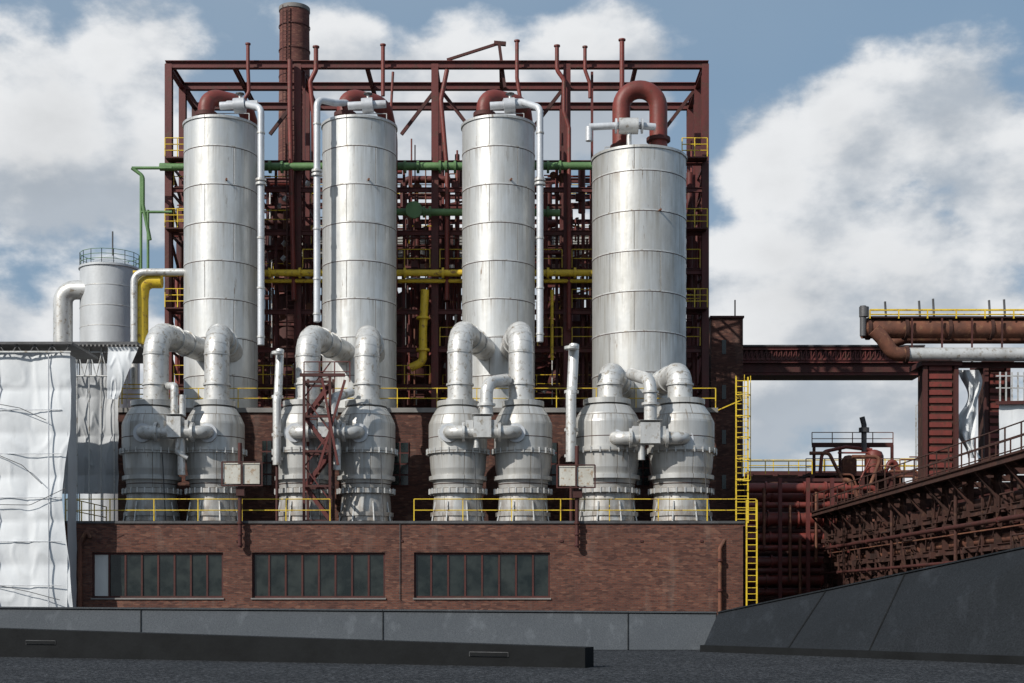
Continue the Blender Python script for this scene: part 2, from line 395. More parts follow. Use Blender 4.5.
def dp(u,v0,v1,part='drain_pipe'):
    bb.tube(part,'rust',[P(u+10,v0+2,DF-.2),P(u+7,v0-6,DF-.2),P(u,v0+8,DF-.2),P(u,v1+30,DF-.2)],.11,.2,seg=8)
dp(80,536,606)
bb.tube('drain_pipe','rust',[P(727,536,DF+.2),P(720,548,DF-.2),P(720,640,DF-.2)],.10,.2,seg=8)
for v in (560,590): bb.disc('pipe_clamp','reddk',P(720,v,DF-.2),(0,0,1),.17,.12)
for u in (97,236,400,560,640,700): bb.bar('wall_anchor','reddk',P(u,541,DF-.02),P(u+3,541,DF-.02),.05,.1)
bb.tube('wall_cable','dkgrey',[P(400,524,DF-.05),P(400,600,DF-.05)],.02,seg=5)
bb.done()

ry=Obj('roof_edge_railing')
zr=RT
for a,b in ((66,330),(414,756)):
    ry.rail('handrail','yellow',(X(a,70.35),70.35,zr),(X(b,70.35),70.35,zr),1.1,2.3,.027,(1,.5))
ry.rail('side_handrail','yellow',(X(68,70.35),70.35,zr),(X(68,70.35),77,zr),1.15,2.0,.027)
ry.done()
ur=Obj('upper_roof_railing')
ur.rail('handrail','yellow',(ux0,UD+.15,UT),(ux1,UD+.15,UT),1.1,2.2,.028,(1,.5))
ur.done()
ld=Obj('caged_ladder',(X(743,74),74,0))
ld.ladder('ladder_rails_and_cage','yellow',X(742,74),74,Z(523,74),Z(377,74),.62)
ld.ladder('lower_ladder','yellow',X(752,69.5),69.6,0,Z(500,69.6),.5,False)
ld.bar('stand_off','yellow',(X(742,74),74,Z(400,74)),(X(718,78),78,Z(400,74)),.06)
ld.box('landing','reddk',(X(733,74),73,RT-.1),(X(760,72),75,RT-.02))
ld.done()

# ---------------------------------------------------------------- towers
tw=[(221,73,117),(359.5,74,117),(498.5,73,117),(639,94,147)]
TD=82.
for i,(u,w,vt) in enumerate(tw):
    R=S(w/2,TD)*.995; cx=X(u,TD); zt=Z(vt,TD-R); c=Vector((cx,TD,0))
    t=Obj('scrubber_tower',(cx,TD,UT))
    mt='clad4' if i==3 else 'clad'
    t.lathe('shell',mt,c,[(R+.15,UT-.02),(R+.15,UT+.3),(R,UT+.3),(R,zt)],64)
    t.lathe('lid',mt,c,[(R,zt),(R+.07,zt),(R+.07,zt+.14),(R,zt+.14),(.3,zt+.7),(0,zt+.72)],64)
    row=2.25 if i==3 else 2.15
    z=UT+row
    while z<zt-.5:
        t.lathe('course_band','grey',c,[(R,z-.04),(R+.018,z-.035),(R+.018,z+.035),(R,z+.04)],64)
        t.lathe('seam_gap','rustdk',c,[(R+.003,z-.075),(R+.004,z-.042)],64); z+=row
    t.tube('sample_nozzle','rust',[(cx+R*.3,TD-R*.8,zt-3.5),(cx+R*.36,TD-R*1.04,zt-3.5)],.06,seg=8)
    pr=S(8.2,TD); 
    if i<3:
        xa=X(u-14,TD); xb=X(u+24,TD+1.5); ztp=Z(97,TD)
        t.tube('gooseneck_pipe','redpipe',[(xa,TD-.2,zt+.3),(xa,TD-.2,ztp),(xb,TD+1.2,ztp),(xb+.25,TD+2.85,ztp-1.2),(xb+.25,TD+2.85,zt-9)],pr,1.25,seg=18,arc=8)
    else:
        xa=X(621,TD); xb=X(658,TD); ztp=Z(91,TD)
        t.tube('gooseneck_pipe','redpipe',[(xa,TD-.2,zt+.3),(xa,TD-.2,ztp),(xb,TD-.2,ztp),(xb,TD-.2,zt+.2)],S(9,TD),1.15,seg=18,arc=9)
        t.disc('flange','reddk',(xb,TD-.2,zt+1.2),(0,0,1),S(12,TD),.2)
    t.disc('flange','reddk',(xa,TD-.2,zt+.75),(0,0,1),pr*1.35,.22)
    t.rail('lid_rail','grey',(cx-R*.7,TD+R*.4,zt+.3),(cx+R*.7,TD+R*.4,zt+.3),.9,1.2,.025)
    t.done()
def riser(u,vt,vb,utop,vtop,r=3.4,d=79.5):
    o=Obj('sheathed_riser_pipe',P(u,vb,d))
    rr=S(r,d)
    o.tube('riser','pale',[P(utop,vtop,TD),P(utop+ (u-utop)*.5,vtop,80.5),P(u,vt,d),P(u,vb,d)],rr,.5,seg=12)
    for v in (vt+25,vt+75,vt+130,vt+180,vb-8):
        o.disc('pipe_band','grey',P(u,v,d),(0,0,1),rr*1.2,.1)
    for v in (vt+72,vt+76): o.disc('coupling','grey',P(u,v,d),(0,0,1),rr*1.6,.12)
    o.done()
riser(261,108,345,228,104); riser(540,108,342,505,102)
riser(317,99,322,352,103); 
o=Obj('tower_top_valve_pipe',P(620,126,81))
o.tube('header','pale',[P(589,127,80.5),P(632,125,80.5),P(655,127,80.8)],.2,.3)
o.tube('drop','pale',[P(589,127,80.5),P(589,141,80.5)],.2)
o.tube('valve_body','grey',[P(619,126,80.4),P(638,126,80.4)],.45,seg=16)
o.tube('valve_stem','grey',[P(629,126,80.4),P(629,147,80.4)],.14); o.disc('flange','pale',P(616,126,80.5),(1,0,0),.42,.1); o.disc('flange','pale',P(642,126,80.5),(1,0,0),.42,.1)
o.done()
for uu in (242,370,512):
    o=Obj('tower_top_valve',P(uu-10,105,80.6))
    o.tube('header','pale',[P(uu-22,106,80.6),P(uu+16,104,80.6)],.22); o.tube('valve_body','pale',[P(uu-8,106,80.5),P(uu+3,105,80.5)],.42,seg=16)
    o.tube('valve_stem','grey',[P(uu-2,106,80.5),P(uu-2,94,80.5)],.08); o.disc('hand_wheel','dkgrey',P(uu-2,94,80.5),(0,0,1),.25,.05); o.done()

# ---------------------------------------------------------------- condenser vessels, ducts
VD=74.5
prof=[(402,12),(402,21),(407,21),(407,17),(409,21),(417,26),(424,29),(426,29.3),(450,29.3),(450,31),(455,31),(455,28.5),(470,27.5),(477,26),(477,29),(481,29),(481,25.5),(490,24),(490,28.5),(494.5,28.5),(494.5,24),(508,25),(513,25),(513,27.5),(517,27.5),(517,26),(522,26.5)]
pairs=[ (152,215,221,1.0,402,332,[(156,203),(217,228)]),
        (304,366,359.5,1.0,402,334,[(308,345),(367,372)]),
        (458,523,498.5,1.0,402,330,[(460,486),(521,511)]),
        (607,681,639,1.13,400,373,[(610,627),(680,652)])]
for pi,(uL,uR,uc,sc,vtop,vel,ducts) in enumerate(pairs):
    for j,u in enumerate((uL,uR)):
        cx=X(u,VD); o=Obj('condenser_vessel',(cx,VD,RT)); c=Vector((cx,VD,0))
        pf=[(S(r*sc,VD),max(RT-.04,Z(522-(522-v)*(122 if pi==3 else 120)/120,VD))) for v,r in prof]
        o.lathe('shell','vclad',c,pf[::-1],48)
        for v,r in ((452.5,31),(492,28.5)):
            for k in range(24):
                a=2*math.pi*k/24; rr=S(r*sc,VD)+.02
                o.box('flange_bolts','grey',(cx+rr*math.cos(a)-.03,VD+rr*math.sin(a)-.03,Z(v,VD)-.14),(cx+rr*math.cos(a)+.03,VD+rr*math.sin(a)+.03,Z(v,VD)+.14))
        for v,r in ((439,29.3),(485,25)):
            rr=S(r*sc,VD); zz=Z(v,VD); o.lathe('shell_band','rustdk',c,[(rr,zz-.02),(rr+.012,zz-.015),(rr+.012,zz+.015),(rr,zz+.02)],48)
        for k in range(8):
            a=2*math.pi*(k+.5)/8; r0=S(24*sc,VD); r1=S(28*sc,VD)
            o.bar('support_gusset','grey',(cx+r0*math.cos(a),VD+r0*math.sin(a),RT+1.2),(cx+r1*math.cos(a),VD+r1*math.sin(a),RT+.05),.06,.2)
        o.tube('instrument_line','dkgrey',[(cx+S(20*sc,VD),VD-S(26*sc,VD),RT+.1),(cx+S(17*sc,VD),VD-S(27*sc,VD),RT+3.6),(cx+S(12*sc,VD),VD-S(24*sc,VD),RT+4.2)],.03,.3,seg=6)
        o.box('foundation_pad','concrete',(cx-1.55*sc,VD-1.55*sc,RT-.05),(cx+1.55*sc,VD+1.55*sc,RT+.12))
        ud,ut=ducts[j]; pr=S(12.4,VD); zt=Z(vel,VD); x0=X(ud,VD)
        xe=X(ut,79.6)
        path=[(x0,VD,Z(404,VD)),(x0,VD,zt),(xe,80.6,zt)]
        pth=o.tube('vapour_duct','grey',path,pr,1.15,seg=24,arc=5,smooth=True)
        o.miter('elbow_welds','grey',pth,pr*1.015,24)
        dv=Vector((xe-x0,80.6-VD,0)).normalized()
        for v in ((400,),(385,)): o.disc('duct_flange','grey',(x0,VD,Z(v[0],VD)),(0,0,1),pr*1.11,.1,24)
        zb=zt-1.2
        if zb>Z(380,VD): o.disc('duct_flange','grey',(x0,VD,zb),(0,0,1),pr*1.05,.08,24)
        m=Vector((x0,VD,zt))+dv*2.0; o.disc('duct_flange','grey',m,dv,pr*1.1,.1,24)
        m=Vector((x0,VD,zt))+dv*3.4; o.disc('duct_flange','grey',m,dv,pr*1.1,.1,24)
        o.done()
    md=72.5
    o=Obj('valve_manifold',P((uL+uR)/2,430,md))
    vm=430 if pi<3 else 436
    ua,ub=uL-9,uR-7
    if pi==3: ua,ub=uL+8,uR+3
    rr=S(6.5,md)
    o.tube('cross_pipe','grey',[P(ua,vm+2,md+1.0),P(ua,vm+2,md-.1),P(ub,vm+2,md-.1),P(ub,vm+2,md+1.0)],rr,.55,seg=16)
    for u in (ua,ub):
        o.disc('flange','grey',P(u,vm+3,md+.95),(0,1,0),rr*1.9,.12,24); o.disc('flange','grey',P(u,vm+3,md+.7),(0,1,0),rr*1.75,.12,24)
        o.disc('branch_ring','pale',P(u,vm+3,md+.45),(0,1,0),rr*1.45,.3,24)
    mid=(ua+ub)/2
    o.box('valve_box','grey',P(mid-9,vm-14,md-.55),P(mid+9,vm+9,md+.35))
    o.box('valve_box_lid','grey',P(mid-11,vm-16,md-.65),P(mid+11,vm-13.5,md+.45))
    o.box('box_side','grey',P(mid-17,vm-10,md-.4),P(mid-9,vm+5,md+.2)); o.box('box_side','grey',P(mid+9,vm-10,md-.4),P(mid+15,vm+4,md+.2))
    for u in (mid-19,mid+17): o.disc('flange','grey',P(u,vm+2,md-.1),(1,0,0),rr*1.5,.14,20)
    if pi in (0,):
        o.tube('thin_riser','grey',[P(mid-1,vm-14,md),P(mid-1,386,md),P(mid-8,386,md+2)],.2,.25)
        o.tube('thin_riser','grey',[P(mid+7,vm-14,md),P(mid+7,395,md)],.17); o.tube('drop_pipe','grey',[P(mid+6,vm+8,md),P(mid+6,475,md)],.2)
        o.tube('drop_pipe','grey',[P(mid+3,vm+8,md-.2),P(mid+1,452,md-.2),P(mid+12,458,md-.1)],.12,.2)
    if pi==1:
        o.tube('thin_riser','grey',[P(mid+6,vm-14,md),P(mid+6,398,md),P(mid+24,392,md+1.2)],.25,.4); o.tube('drop_pipe','grey',[P(mid+10,vm+8,md),P(mid+10,470,md)],.2)
    if pi==2:
        o.tube('thin_riser','grey',[P(mid+4,vm-14,md),P(mid+4,383,md),P(mid+24,380,md+1.5)],.33,.7,seg=16); 
        o.disc('flange','grey',P(mid+4,405,md),(0,0,1),.46,.12)
        o.tube('drop_pipe','grey',[P(mid-6,vm+8,md),P(mid-6,448,md)],.16)
    if pi==3:
        o.tube('thin_riser','grey',[P(mid+1,vm-14,md),P(mid+1,380,md),P(mid-18,374,md+2.5)],.33,.8,seg=16)
        o.disc('flange','grey',P(mid+1,404,md),(0,0,1),.46,.12); o.disc('flange','grey',P(mid+1,392,md),(0,0,1),.42,.1)
        o.tube('drop_pipe','grey',[P(mid-8,vm+8,md),P(mid-8,460,md)],.18)
    o.done()
for u,v0,v1,r in ((277,350,465,4.2),(571,345,462,5.2)):
    o=Obj('vertical_drain_pipe',P(u,v1,73)); rr=S(r,73)
    o.tube('pipe','grey',[P(u+3,v0,73.8),P(u+1,v0+45,73.3),P(u,v0+48,73),P(u,v1,73)],rr,.3)
    for v in (v0+3,v0+47,v0+85,v1-6): o.disc('flange','grey',P(u+.5,v,73.2),(0,0,1),rr*1.4,.14)
    o.tube('bracket','reddk',[P(u,v1,73),P(u,521,73)],.08); o.done()
for u0,u1,v0,v1,up in ((222,262,463,484,240),(557,595,466,486,577)):
    d=70.0; o=Obj('roof_edge_plate_box',P(up,v1,d))
    um=(u0+u1)/2
    o.box('white_plate','plate',P(u0+2,v0+1,d-.55),P(um-1,v1,d-.4)); o.box('white_plate','plate',P(um+1,v0+1,d-.55),P(u1-2,v1,d-.4))
    o.box('back_plate','plate',P(u0+2,v0,d-.36),P(u1-2,v1,d-.3))
    for u in (u0,um,u1): o.bar('frame','reddk',P(u,v0-1,d-.6),P(u,v1+2,d-.6),.07)
    for v in (v0-1,v1+1.5): o.bar('frame','reddk',P(u0,v,d-.62),P(u1,v,d-.62),.06)
    o.tube('post','reddk',[P(up,v0-20,d-.3),P(up,548,d-.3)],.1,seg=8)
    o.bar('bracket','reddk',P(up,505,d-.3),P(up,505,d+.4),.15); o.box('junction_box','reddk',P(up-4,v1+3,d-.5),P(up+5,v1+12,d-.25))
    for k in range(3): o.disc('clamp','reddk',P(up,523+k*11,d-.3),(0,0,1),.15,.08)
    o.done()
o=Obj('access_stair_frame',P(325,521,72)); 
for d in (71.6,73.0):
    for u in (304,330): o.bar('posts','reddk',P(u,375,71.6)*1+Vector((0,d-71.6,0)),Vector((X(u,71.6),d,RT)),.13)
zs=[RT+.1+k*1.75 for k in range(5)]
xa,xb=X(304,71.6),X(330,71.6)
for k,z in enumerate(zs):
    for d in (71.6,73.0): o.bar('cross_members','reddk',(xa,d,z),(xb,d,z),.11)
    for x in (xa,xb): o.bar('cross_members','reddk',(x,71.6,z),(x,73,z),.11)
    if k<4:
        a,b=(xa,xb) if k%2 else (xb,xa)
        for dy in (71.9,72.6): o.bar('stringers','red',(a,dy,z),(b,dy,zs[k+1]),.07,.2)
        for s_ in range(7):
            t=s_/7+.07; o.box('treads','reddk',(a+(b-a)*t-.14,71.92,z+(zs[k+1]-z)*t),(a+(b-a)*t+.14,72.58,z+(zs[k+1]-z)*t+.04))
        o.bar('hand_rail','red',(a,71.75,z+1),(b,71.75,zs[k+1]+1),.06)
o.bar('braces','red',P(322,378,71.5),P(338,465,71.5),.12); o.bar('braces','red',P(345,380,71.6),P(318,470,71.6),.12)
o.bar('jib','reddk',P(300,375,71.6),P(345,375,71.6),.16)
o.rail('top_rail','red',(xa,71.6,zs[4]),(xb+1,71.6,zs[4]),1.0,.9,.03)
o.done()

# ---------------------------------------------------------------- steel frame
fr=Obj('steel_support_frame',(0,86,UT))
rows=[85.6,89.2,92.8]
D0=rows[0]
cols=[169,298,435,567,705]
cxs=[X(u,D0) for u in cols]
ztop=Z(65,D0)
for r_,d in enumerate(rows):
    for x in cxs: fr.ibeam('columns','red',(x,d,RT if r_ else UT),(x,d,ztop),.42,.44,(0,1,0))
    fr.ibeam('top_beams','red',(cxs[0]-.2,d,ztop),(cxs[-1]+.2,d,ztop),.36,.44)
for x in cxs:
    fr.ibeam('top_beams','red',(x,rows[0],ztop-.01),(x,rows[-1],ztop-.01),.32,.4)
for i in range(4):
    xm=(cxs[i]+cxs[i+1])/2
    fr.ibeam('top_beams','red',(xm,rows[0],ztop-.02),(xm,rows[-1],ztop-.02),.22,.3)
for x,sg in ((cxs[0],1),(cxs[1],-1),(cxs[2],1),(cxs[2],-1),(cxs[3],-1),(cxs[4],-1)):
    fr.bar('knee_braces','reddk',(x,rows[1],ztop),(x+sg*2.3,rows[1],ztop-3),.2)
lv=[163,190,233,272,312,350,388]
zl=[Z(v,D0) for v in lv]
for k,z in enumerate(zl):
    for d in rows: fr.ibeam('floor_beams','red',(cxs[0],d,z),(cxs[-1],d,z),.2,.28)
    for i in range(4):
        for j in range(3):
            x=cxs[i]+(cxs[i+1]-cxs[i])*j/3
            fr.bar('floor_joists','reddk',(x,rows[0],z+.03),(x,rows[-1],z+.03),.1,.16)
    x=cxs[-1]; fr.bar('floor_joists','reddk',(x,rows[0],z+.03),(x,rows[-1],z+.03),.1,.16)
gr=Obj('platform_walkways',(0,86,UT))
for k in (1,2,3,4,5,6):
    z=zl[k]+.2
    for i in range(4):
        if random.random()<.6:
            a,b=cxs[i]+.3,cxs[i+1]-.3
            r0=random.choice((0,0,1)); y0=rows[r0]; gr.box('grating','reddk',(a,y0,z),(b,y0+1.2,z+.04))
            gr.rail('handrails','yellow',(a,y0-.05,z+.05),(b,y0-.05,z+.05),1.1,1.6,.028)
for k in (0,2,4): 
    for sx,x in ((1,cxs[-1]),(-1,cxs[0])):
        z=zl[k]; xi=x-sx*1.5
        gr.box('balcony','reddk',(xi,84.6,z),(x+sx*.0,85.5,z+.08)); gr.rail('handrails','yellow',(xi,84.6,z+.08),(x,84.6,z+.08),1.1,.8,.03,(1,.66,.33))
gr.rail('handrails','yellow',P(176,404,80),P(122,404,80),1.1,1.5,.035)
gr.done()
for i,(a,b) in enumerate(zip(cxs,cxs[1:])):
    for k in range(len(zl)-1):
        if random.random()<.6:
            d=rows[random.choice((1,2,2))]
            if random.random()<.5: a2,b2=a,b
            else: a2,b2=b,a
            fr.bar('bracing','red',(a2,d+.02,zl[k+1]),(b2,d+.02,zl[k]),.12)
            if random.random()<.5: fr.bar('bracing','red',(b2,d+.2,zl[k+1]),(a2,d+.2,zl[k]),.12)
for u in (262,276,304,404,447,557,583,592,694):
    fr.bar('secondary_posts','red',P(u,163 if u not in (304,592) else 72,86.4),Vector((X(u,86.4),86.4,UT)),.15)
for x in (cxs[0],cxs[-1]):
    for k in range(len(zl)-1): fr.bar('end_bracing','reddk',(x,rows[0],zl[k]),(x,rows[1],zl[k+1]),.14)
fr.bar('davit','reddk',P(447,60,86),P(500,43,86),.15); fr.bar('davit','reddk',P(499,43,86),P(505,88,86),.18,.26); fr.bar('davit','red',P(494,43,86),P(506,44,86),.22)
fr.ladder('inner_ladder','reddk',X(291,85.2),85.2,UT,Z(120,85.2),.5,False)
fr.done()

def vent(pts,r=.13,cap=True,mat='redpipe',d=85.0):
    o=Obj('vent_stack',P(pts[-1][0],pts[-1][1],d)); o.tube('pipe',mat,[P(u,v,d) for u,v in pts],r,.5,seg=10)
    if cap: o.disc('rain_cap',mat,P(pts[0][0],pts[0][1],d),(0,0,1),r*1.45,.08); 
    o.done()
vent([(248,44),(248,68),(249,92),(244,100)],.11); vent([(316,47),(316,70),(310,82),(314,120),(316,170)],.14)
vent([(383,45),(383,96)],.12); vent([(517,41),(517,78),(521,104)],.12)
vent([(557,46),(557,70),(564,80),(564,112),(569,128),(569,330)],.13); vent([(585,47),(585,70),(590,84),(590,98)],.11)
vent([(622,40),(622,92)],.15)
vent([(290,60),(290,120),(294,300)],.15,False)
vent([(447,70),(441,100),(447,170),(447,300)],.14,False)
vent([(393,72),(391,110),(393,200)],.08,False)
pf=Obj('process_pipework',(0,87,UT))
def T(part,mat,pts,r,bend=None,fl=None):
    pf.tube(part,mat,[P(*p) for p in pts],r,bend,seg=10)
    if fl:
        for a,ax in fl: pf.disc('flanges_'+mat,mat,P(*a),ax,r*1.6,.14)
T('green_header','green',[(160,167,85),(300,167,85),(470,166,85),(600,166,85)],.23,None,[((u,167,85),(1,0,0)) for u in (270,282,405,418,440,446,455,548,560)])
T('green_header2','green',[(396,212,84.8),(437,212,84.8),(560,213,84.8)],.21,None,[((u,212,84.8),(1,0,0)) for u in (424,430,548)])
pf.disc('green_blind_flange','green',P(414,210,84.4),(0,1,0),.5,.2,24)
T('green_riser','green',[(132,168,84),(143,176,84),(143,205,84),(150,240,84)],.11,.4)
T('green_riser2','green',[(141,176,84),(141,310,84)],.08); T('green_riser3','green',[(148,210,84),(148,275,84),(160,285,84)],.08,.3)
T('green_arm','green',[(132,168,84),(172,168,84)],.09); T('green_arm2','green',[(141,212,84),(172,212,84)],.08)
T('yellow_header','yellow',[(133,274,83.9),(185,273,84.6),(592,273,84.6)],.2,None,[((u,273,84.6),(1,0,0)) for u in (270,300,405,443,548,575)])
T('yellow_header2','yellow',[(262,281,85),(592,281,85)],.12)
T('yellow_drop','yellow',[(425,290,84.6),(423,330,84.6),(423,362,84.6),(410,368,84.6)],.25,.5,[((423,318,84.6),(0,0,1)),((423,350,84.6),(0,0,1))])
T('yellow_drop2','yellow',[(552,290,84.8),(552,360,84.8)],.10)
T('yellow_elbow','yellow',[(162,281,82),(143,281,82),(141,300,82),(141,345,82)],.42,.9)
T('grey_corner_pipe','grey',[(185,272,81.5),(134,272,81.5),(134,390,81.5)],.20,.6)
def clampu(u): return min(max(u,172),700)
for i in range(170):
    gap=random.choice(((176,184),(262,320),(262,320),(398,460),(398,460),(398,460),(538,592),(538,592),(688,702)))
    u=random.uniform(*gap); d=random.uniform(86.0,92.2); r=random.choice((.04,.04,.05,.06,.07,.09,.12,.15,.22))
    v0=random.uniform(130 if i%3==0 else 170,330); v1=v0+random.uniform(40,220)
    mt=random.choice(('redpipe','reddk','red','red','red','redpipe','redpipe','rust','grey') )
    if mt=='grey': r=min(r,.06)
    if random.random()<.62: pf.tube('runs_'+mt,mt,[P(u,v0,d),P(u,min(v1,405),d)],r,seg=8)
    else:
        v=max(165,v0); u2=clampu(u+random.uniform(-90,90)); pf.tube('runs_'+mt,mt,[P(u,v,d),P(u2,v,d),P(u2,v+random.uniform(20,70),d)],r,r*2,seg=8)
for i in range(70):
    gap=random.choice(((262,320),(398,460),(398,460),(538,592)))
    u=random.uniform(*gap); v=random.uniform(175,395); d=random.uniform(85.7,88)
    c=P(u,v,d); k=random.random()
    if k<.4: pf.box('small_fittings','red',c-Vector((.2,.2,.15)),c+Vector((.2,.2,.25)))
    elif k<.8: pf.disc('small_flanges','rust',c,(0,1,0.2),random.uniform(.12,.3),.12)
    else: pf.disc('pale_fittings','grey',c,(random.random(),0,1),.16,.3)
for u,v0,v1,r in ((282,200,268,.95),(415,296,380,1.2),(563,300,388,1.1),(290,300,392,1.15)):
    d=90.3; c=P(u,0,d); za,zb=Z(v1,d),Z(v0,d)
    pf.lathe('inner_tanks','reddk',c,[(0,za-.4),(r*.7,za-.25),(r,za),(r,zb),(r*.7,zb+.25),(0,zb+.4)],24)
pf.done()
rh=Obj('rear_plant_hall',(0,96,0))
d=96; xa,xb=X(190,d),X(690,d)
rh.box('lower_hall','brickdk',(xa,d,0),(xb,d+14,Z(322,d)))
rh.box('louvre_wall','siding',(xa+.5,d+.3,Z(262,d)),(xb-.5,d+4,Z(232,d)))
for k in range(10): 
    z=Z(262,d)+k*(Z(232,d)-Z(262,d))/10; rh.box('louvre_blades','siding',(xa+.5,d+.1,z),(xb-.5,d+.3,z+.06))
for k in range(22):
    x=xa+.5+(xb-xa-1)*k/21; rh.bar('louvre_posts','reddk',(x,d+.0,Z(322,d)),(x,d+.0,Z(225,d)),.2)
rh.box('louvre_roof','reddk',(xa,d-.1,Z(231,d)),(xb,d+4.5,Z(228,d)))
rh.done()

# ---------------------------------------------------------------- chimney
d=112; cx=X(294.5,d); ch=Obj('brick_chimney',(cx,d,0)); zt=Z(6,d)
ch.lathe('shaft','chim',(cx,d,0),[(1.75,0),(1.17,zt-2.2),(1.17,zt-.55)],32)
ch.lathe('crown','concrete',(cx,d,0),[(1.14,zt-.55),(1.22,zt-.5),(1.22,zt-.2),(1.0,zt-.15),(.8,zt-.15),(.8,zt-2)],32)
for v in (28,52,78,104,130): ch.lathe('iron_hoop','reddk',(cx,d,0),[(1.2,Z(v,d)-.05),(1.24,Z(v,d)-.04),(1.24,Z(v,d)+.04),(1.2,Z(v,d)+.05)],32)
ch.ladder('ladder','reddk',cx-.5,d-1.35,Z(200,d),zt-.5,.4,False); ch.done()

# ---------------------------------------------------------------- silo
d=108; cx=X(110,d); R=S(29,d); so=Obj('storage_silo',(cx,d,0)); zt=Z(271,d)
so.lathe('shell','silo',(cx,d,0),[(R,0),(R,zt),(R+.1,zt),(R+.1,zt+.15),(R,zt+.15),(.4,zt+1.1),(0,zt+1.15)],48)
for v in (290,310,330): so.lathe('seam','grey',(cx,d,0),[(R,Z(v,d)-.04),(R+.02,Z(v,d)-.03),(R+.02,Z(v,d)+.03),(R,Z(v,d)+.04)],48)
n=16
for k in range(n):
    a0,a1=2*math.pi*k/n,2*math.pi*(k+1)/n
    p=(cx+R*math.cos(a0),d+R*math.sin(a0),zt+.15); q=(cx+R*math.cos(a1),d+R*math.sin(a1),zt+.15)
    so.rail('top_railing','green',p,q,1.05,9,.022,(1,.66,.33))
so.tube('antenna','dkgrey',[(cx+.2,d,zt+1),(cx+.2,d,zt+3)],.06,seg=6)
so.tube('side_duct','grey',[P(88,290,107),P(63,290,107),P(63,400,107)],S(9.5,107),1.3,seg=20)
so.done()

# ---------------------------------------------------------------- sheeted scaffold (left)
def sheet(o,part,mat,x0,x1,z0,z1,y,nx,nz,amp=.18,axis='x',seed=0,fold=1.0,shape=None,lift=2.1):
    vs=[];fs=[]
    for j in range(nz+1):
        for i in range(nx+1):
            s_=i/nx;t=j/nz; a=x0+(x1-x0)*s_; z=z0+(z1-z0)*t
            bay=abs(math.sin(a*math.pi/2.57+seed))**.7*abs(math.sin(z*math.pi/lift+seed))**.7
            n1=-bay*amp*.55+noise.noise(Vector((a*.45*fold+seed,z*.25,seed)))*amp*.8
            cr=noise.noise(Vector((a*.8*fold+z*.35+seed,z*.5-a*.3,seed*2))); n1+=-max(0,.12-abs(cr))*amp*1.3
            if shape: a,dy=shape(a,z,s_,t)
            else: dy=0
            vs.append((a,y+n1+dy,z) if axis=='x' else (y+n1,a,z))
    for j in range(nz):
        for i in range(nx):
            k=j*(nx+1)+i; fs.append((k,k+1,k+nx+2,k+nx+1))
    o.add(part,mat,vs,fs,True)
tn=Obj('sheeted_scaffold',(X(30,68),68,0))
d=68.2; xr=X(73,d); zt=Z(353,d)
def shp(a,z,s_,t):
    k=math.exp(-((t-.72)/.12)**2)
    return a-(.55*k+.10*math.sin(t*14))*(s_**6), 0
sheet(tn,'front_sheet','tarp',-36,xr,0,zt,d,170,170,.22,shape=shp,seed=3)
sheet(tn,'side_sheet','tarpshade',d,69.6,0,zt,xr-.25,20,110,.06,axis='y',seed=8)
tn.box('roof_deck','dkgrey',(-37,d-.5,Z(346,d)),(xr+.1,72,Z(343.5,d)))
for k in range(44):
    x=-36+k*.42
    if x<xr: tn.bar('roof_edge_trusses','dkgrey',(x,d-.35,zt),(x+(.21 if k%2 else -.21),d-.35,Z(346,d)),.05)
tn.bar('roof_edge_tube','grey',(-36,d-.35,zt),(xr,d-.35,zt),.07)
# outer keder rails and ledgers holding the sheet
x=-35.
while x<xr-.2: tn.tube('sheet_keder_rails','pale',[(x,d-.22,0),(x,d-.22,zt)],.03,seg=6); x+=2.57
for k in range(10):
    z=1.2+k*2.1
    if z<zt: tn.tube('sheet_ledgers','pale',[(-36,d-.20,z),(xr-.5,d-.20,z)],.022,seg=6)
for pts in ([(0,405),(20,408),(46,420)],[(0,447),(22,465),(42,484)],[(0,512),(30,505),(66,488)],[(0,585),(30,592),(60,600)]):
    q=[P(u,v,d-.34) for u,v in pts]; q[0]=P(-40,pts[0][1]-8,d-.34)
    tn.tube('tie_strap','dkgrey',q,.018,.4,seg=5)
tn.done()
t2=Obj('roof_scaffold',(X(95,76),76,RT))
d=76; xa,xb=X(62,d),X(119,d); z0,zt=Z(494,d),Z(376,d); ztt=Z(348,d)
sheet(t2,'shaded_sheet','tarpshade',xa,xb,z0,zt,d,80,100,.34,seed=5,fold=2.6)  # white sheet on its shadow side, shade painted as grey
sheet(t2,'upper_white_flap','tarp',X(113,d),X(143,d),Z(402,d),Z(350,d),d-.9,30,40,.3,seed=11,fold=2.2,shape=lambda a,z,s_,t:(a-(1-t)*1.1*s_,0))
t2.box('roof_deck','dkgrey',(X(40,d),d-1.0,ztt),(X(142,d),d+5,ztt+.16))
for k in range(18): t2.bar('roof_rib_ends','concrete',P(70+k*4.1,345.5,d-1.05),P(71.5+k*4.1,345.5,d-1.05),.1,.1)
for u in (68,80,92,104,117):
    for dd in (d-.5,d+2): t2.tube('standards','grey',[(X(u,d),dd,RT),(X(u,d),dd,ztt)],.035,seg=6)
for v in (352,376): t2.tube('ledgers','grey',[P(66,v,d-.55),P(120,v,d-.55)],.045,seg=6)
for i,u in enumerate(range(66,118,6)): t2.tube('lattice','grey',[P(u,376 if i%2 else 352,d-.6),P(u+6,352 if i%2 else 376,d-.6)],.035,seg=5)
t2.done()

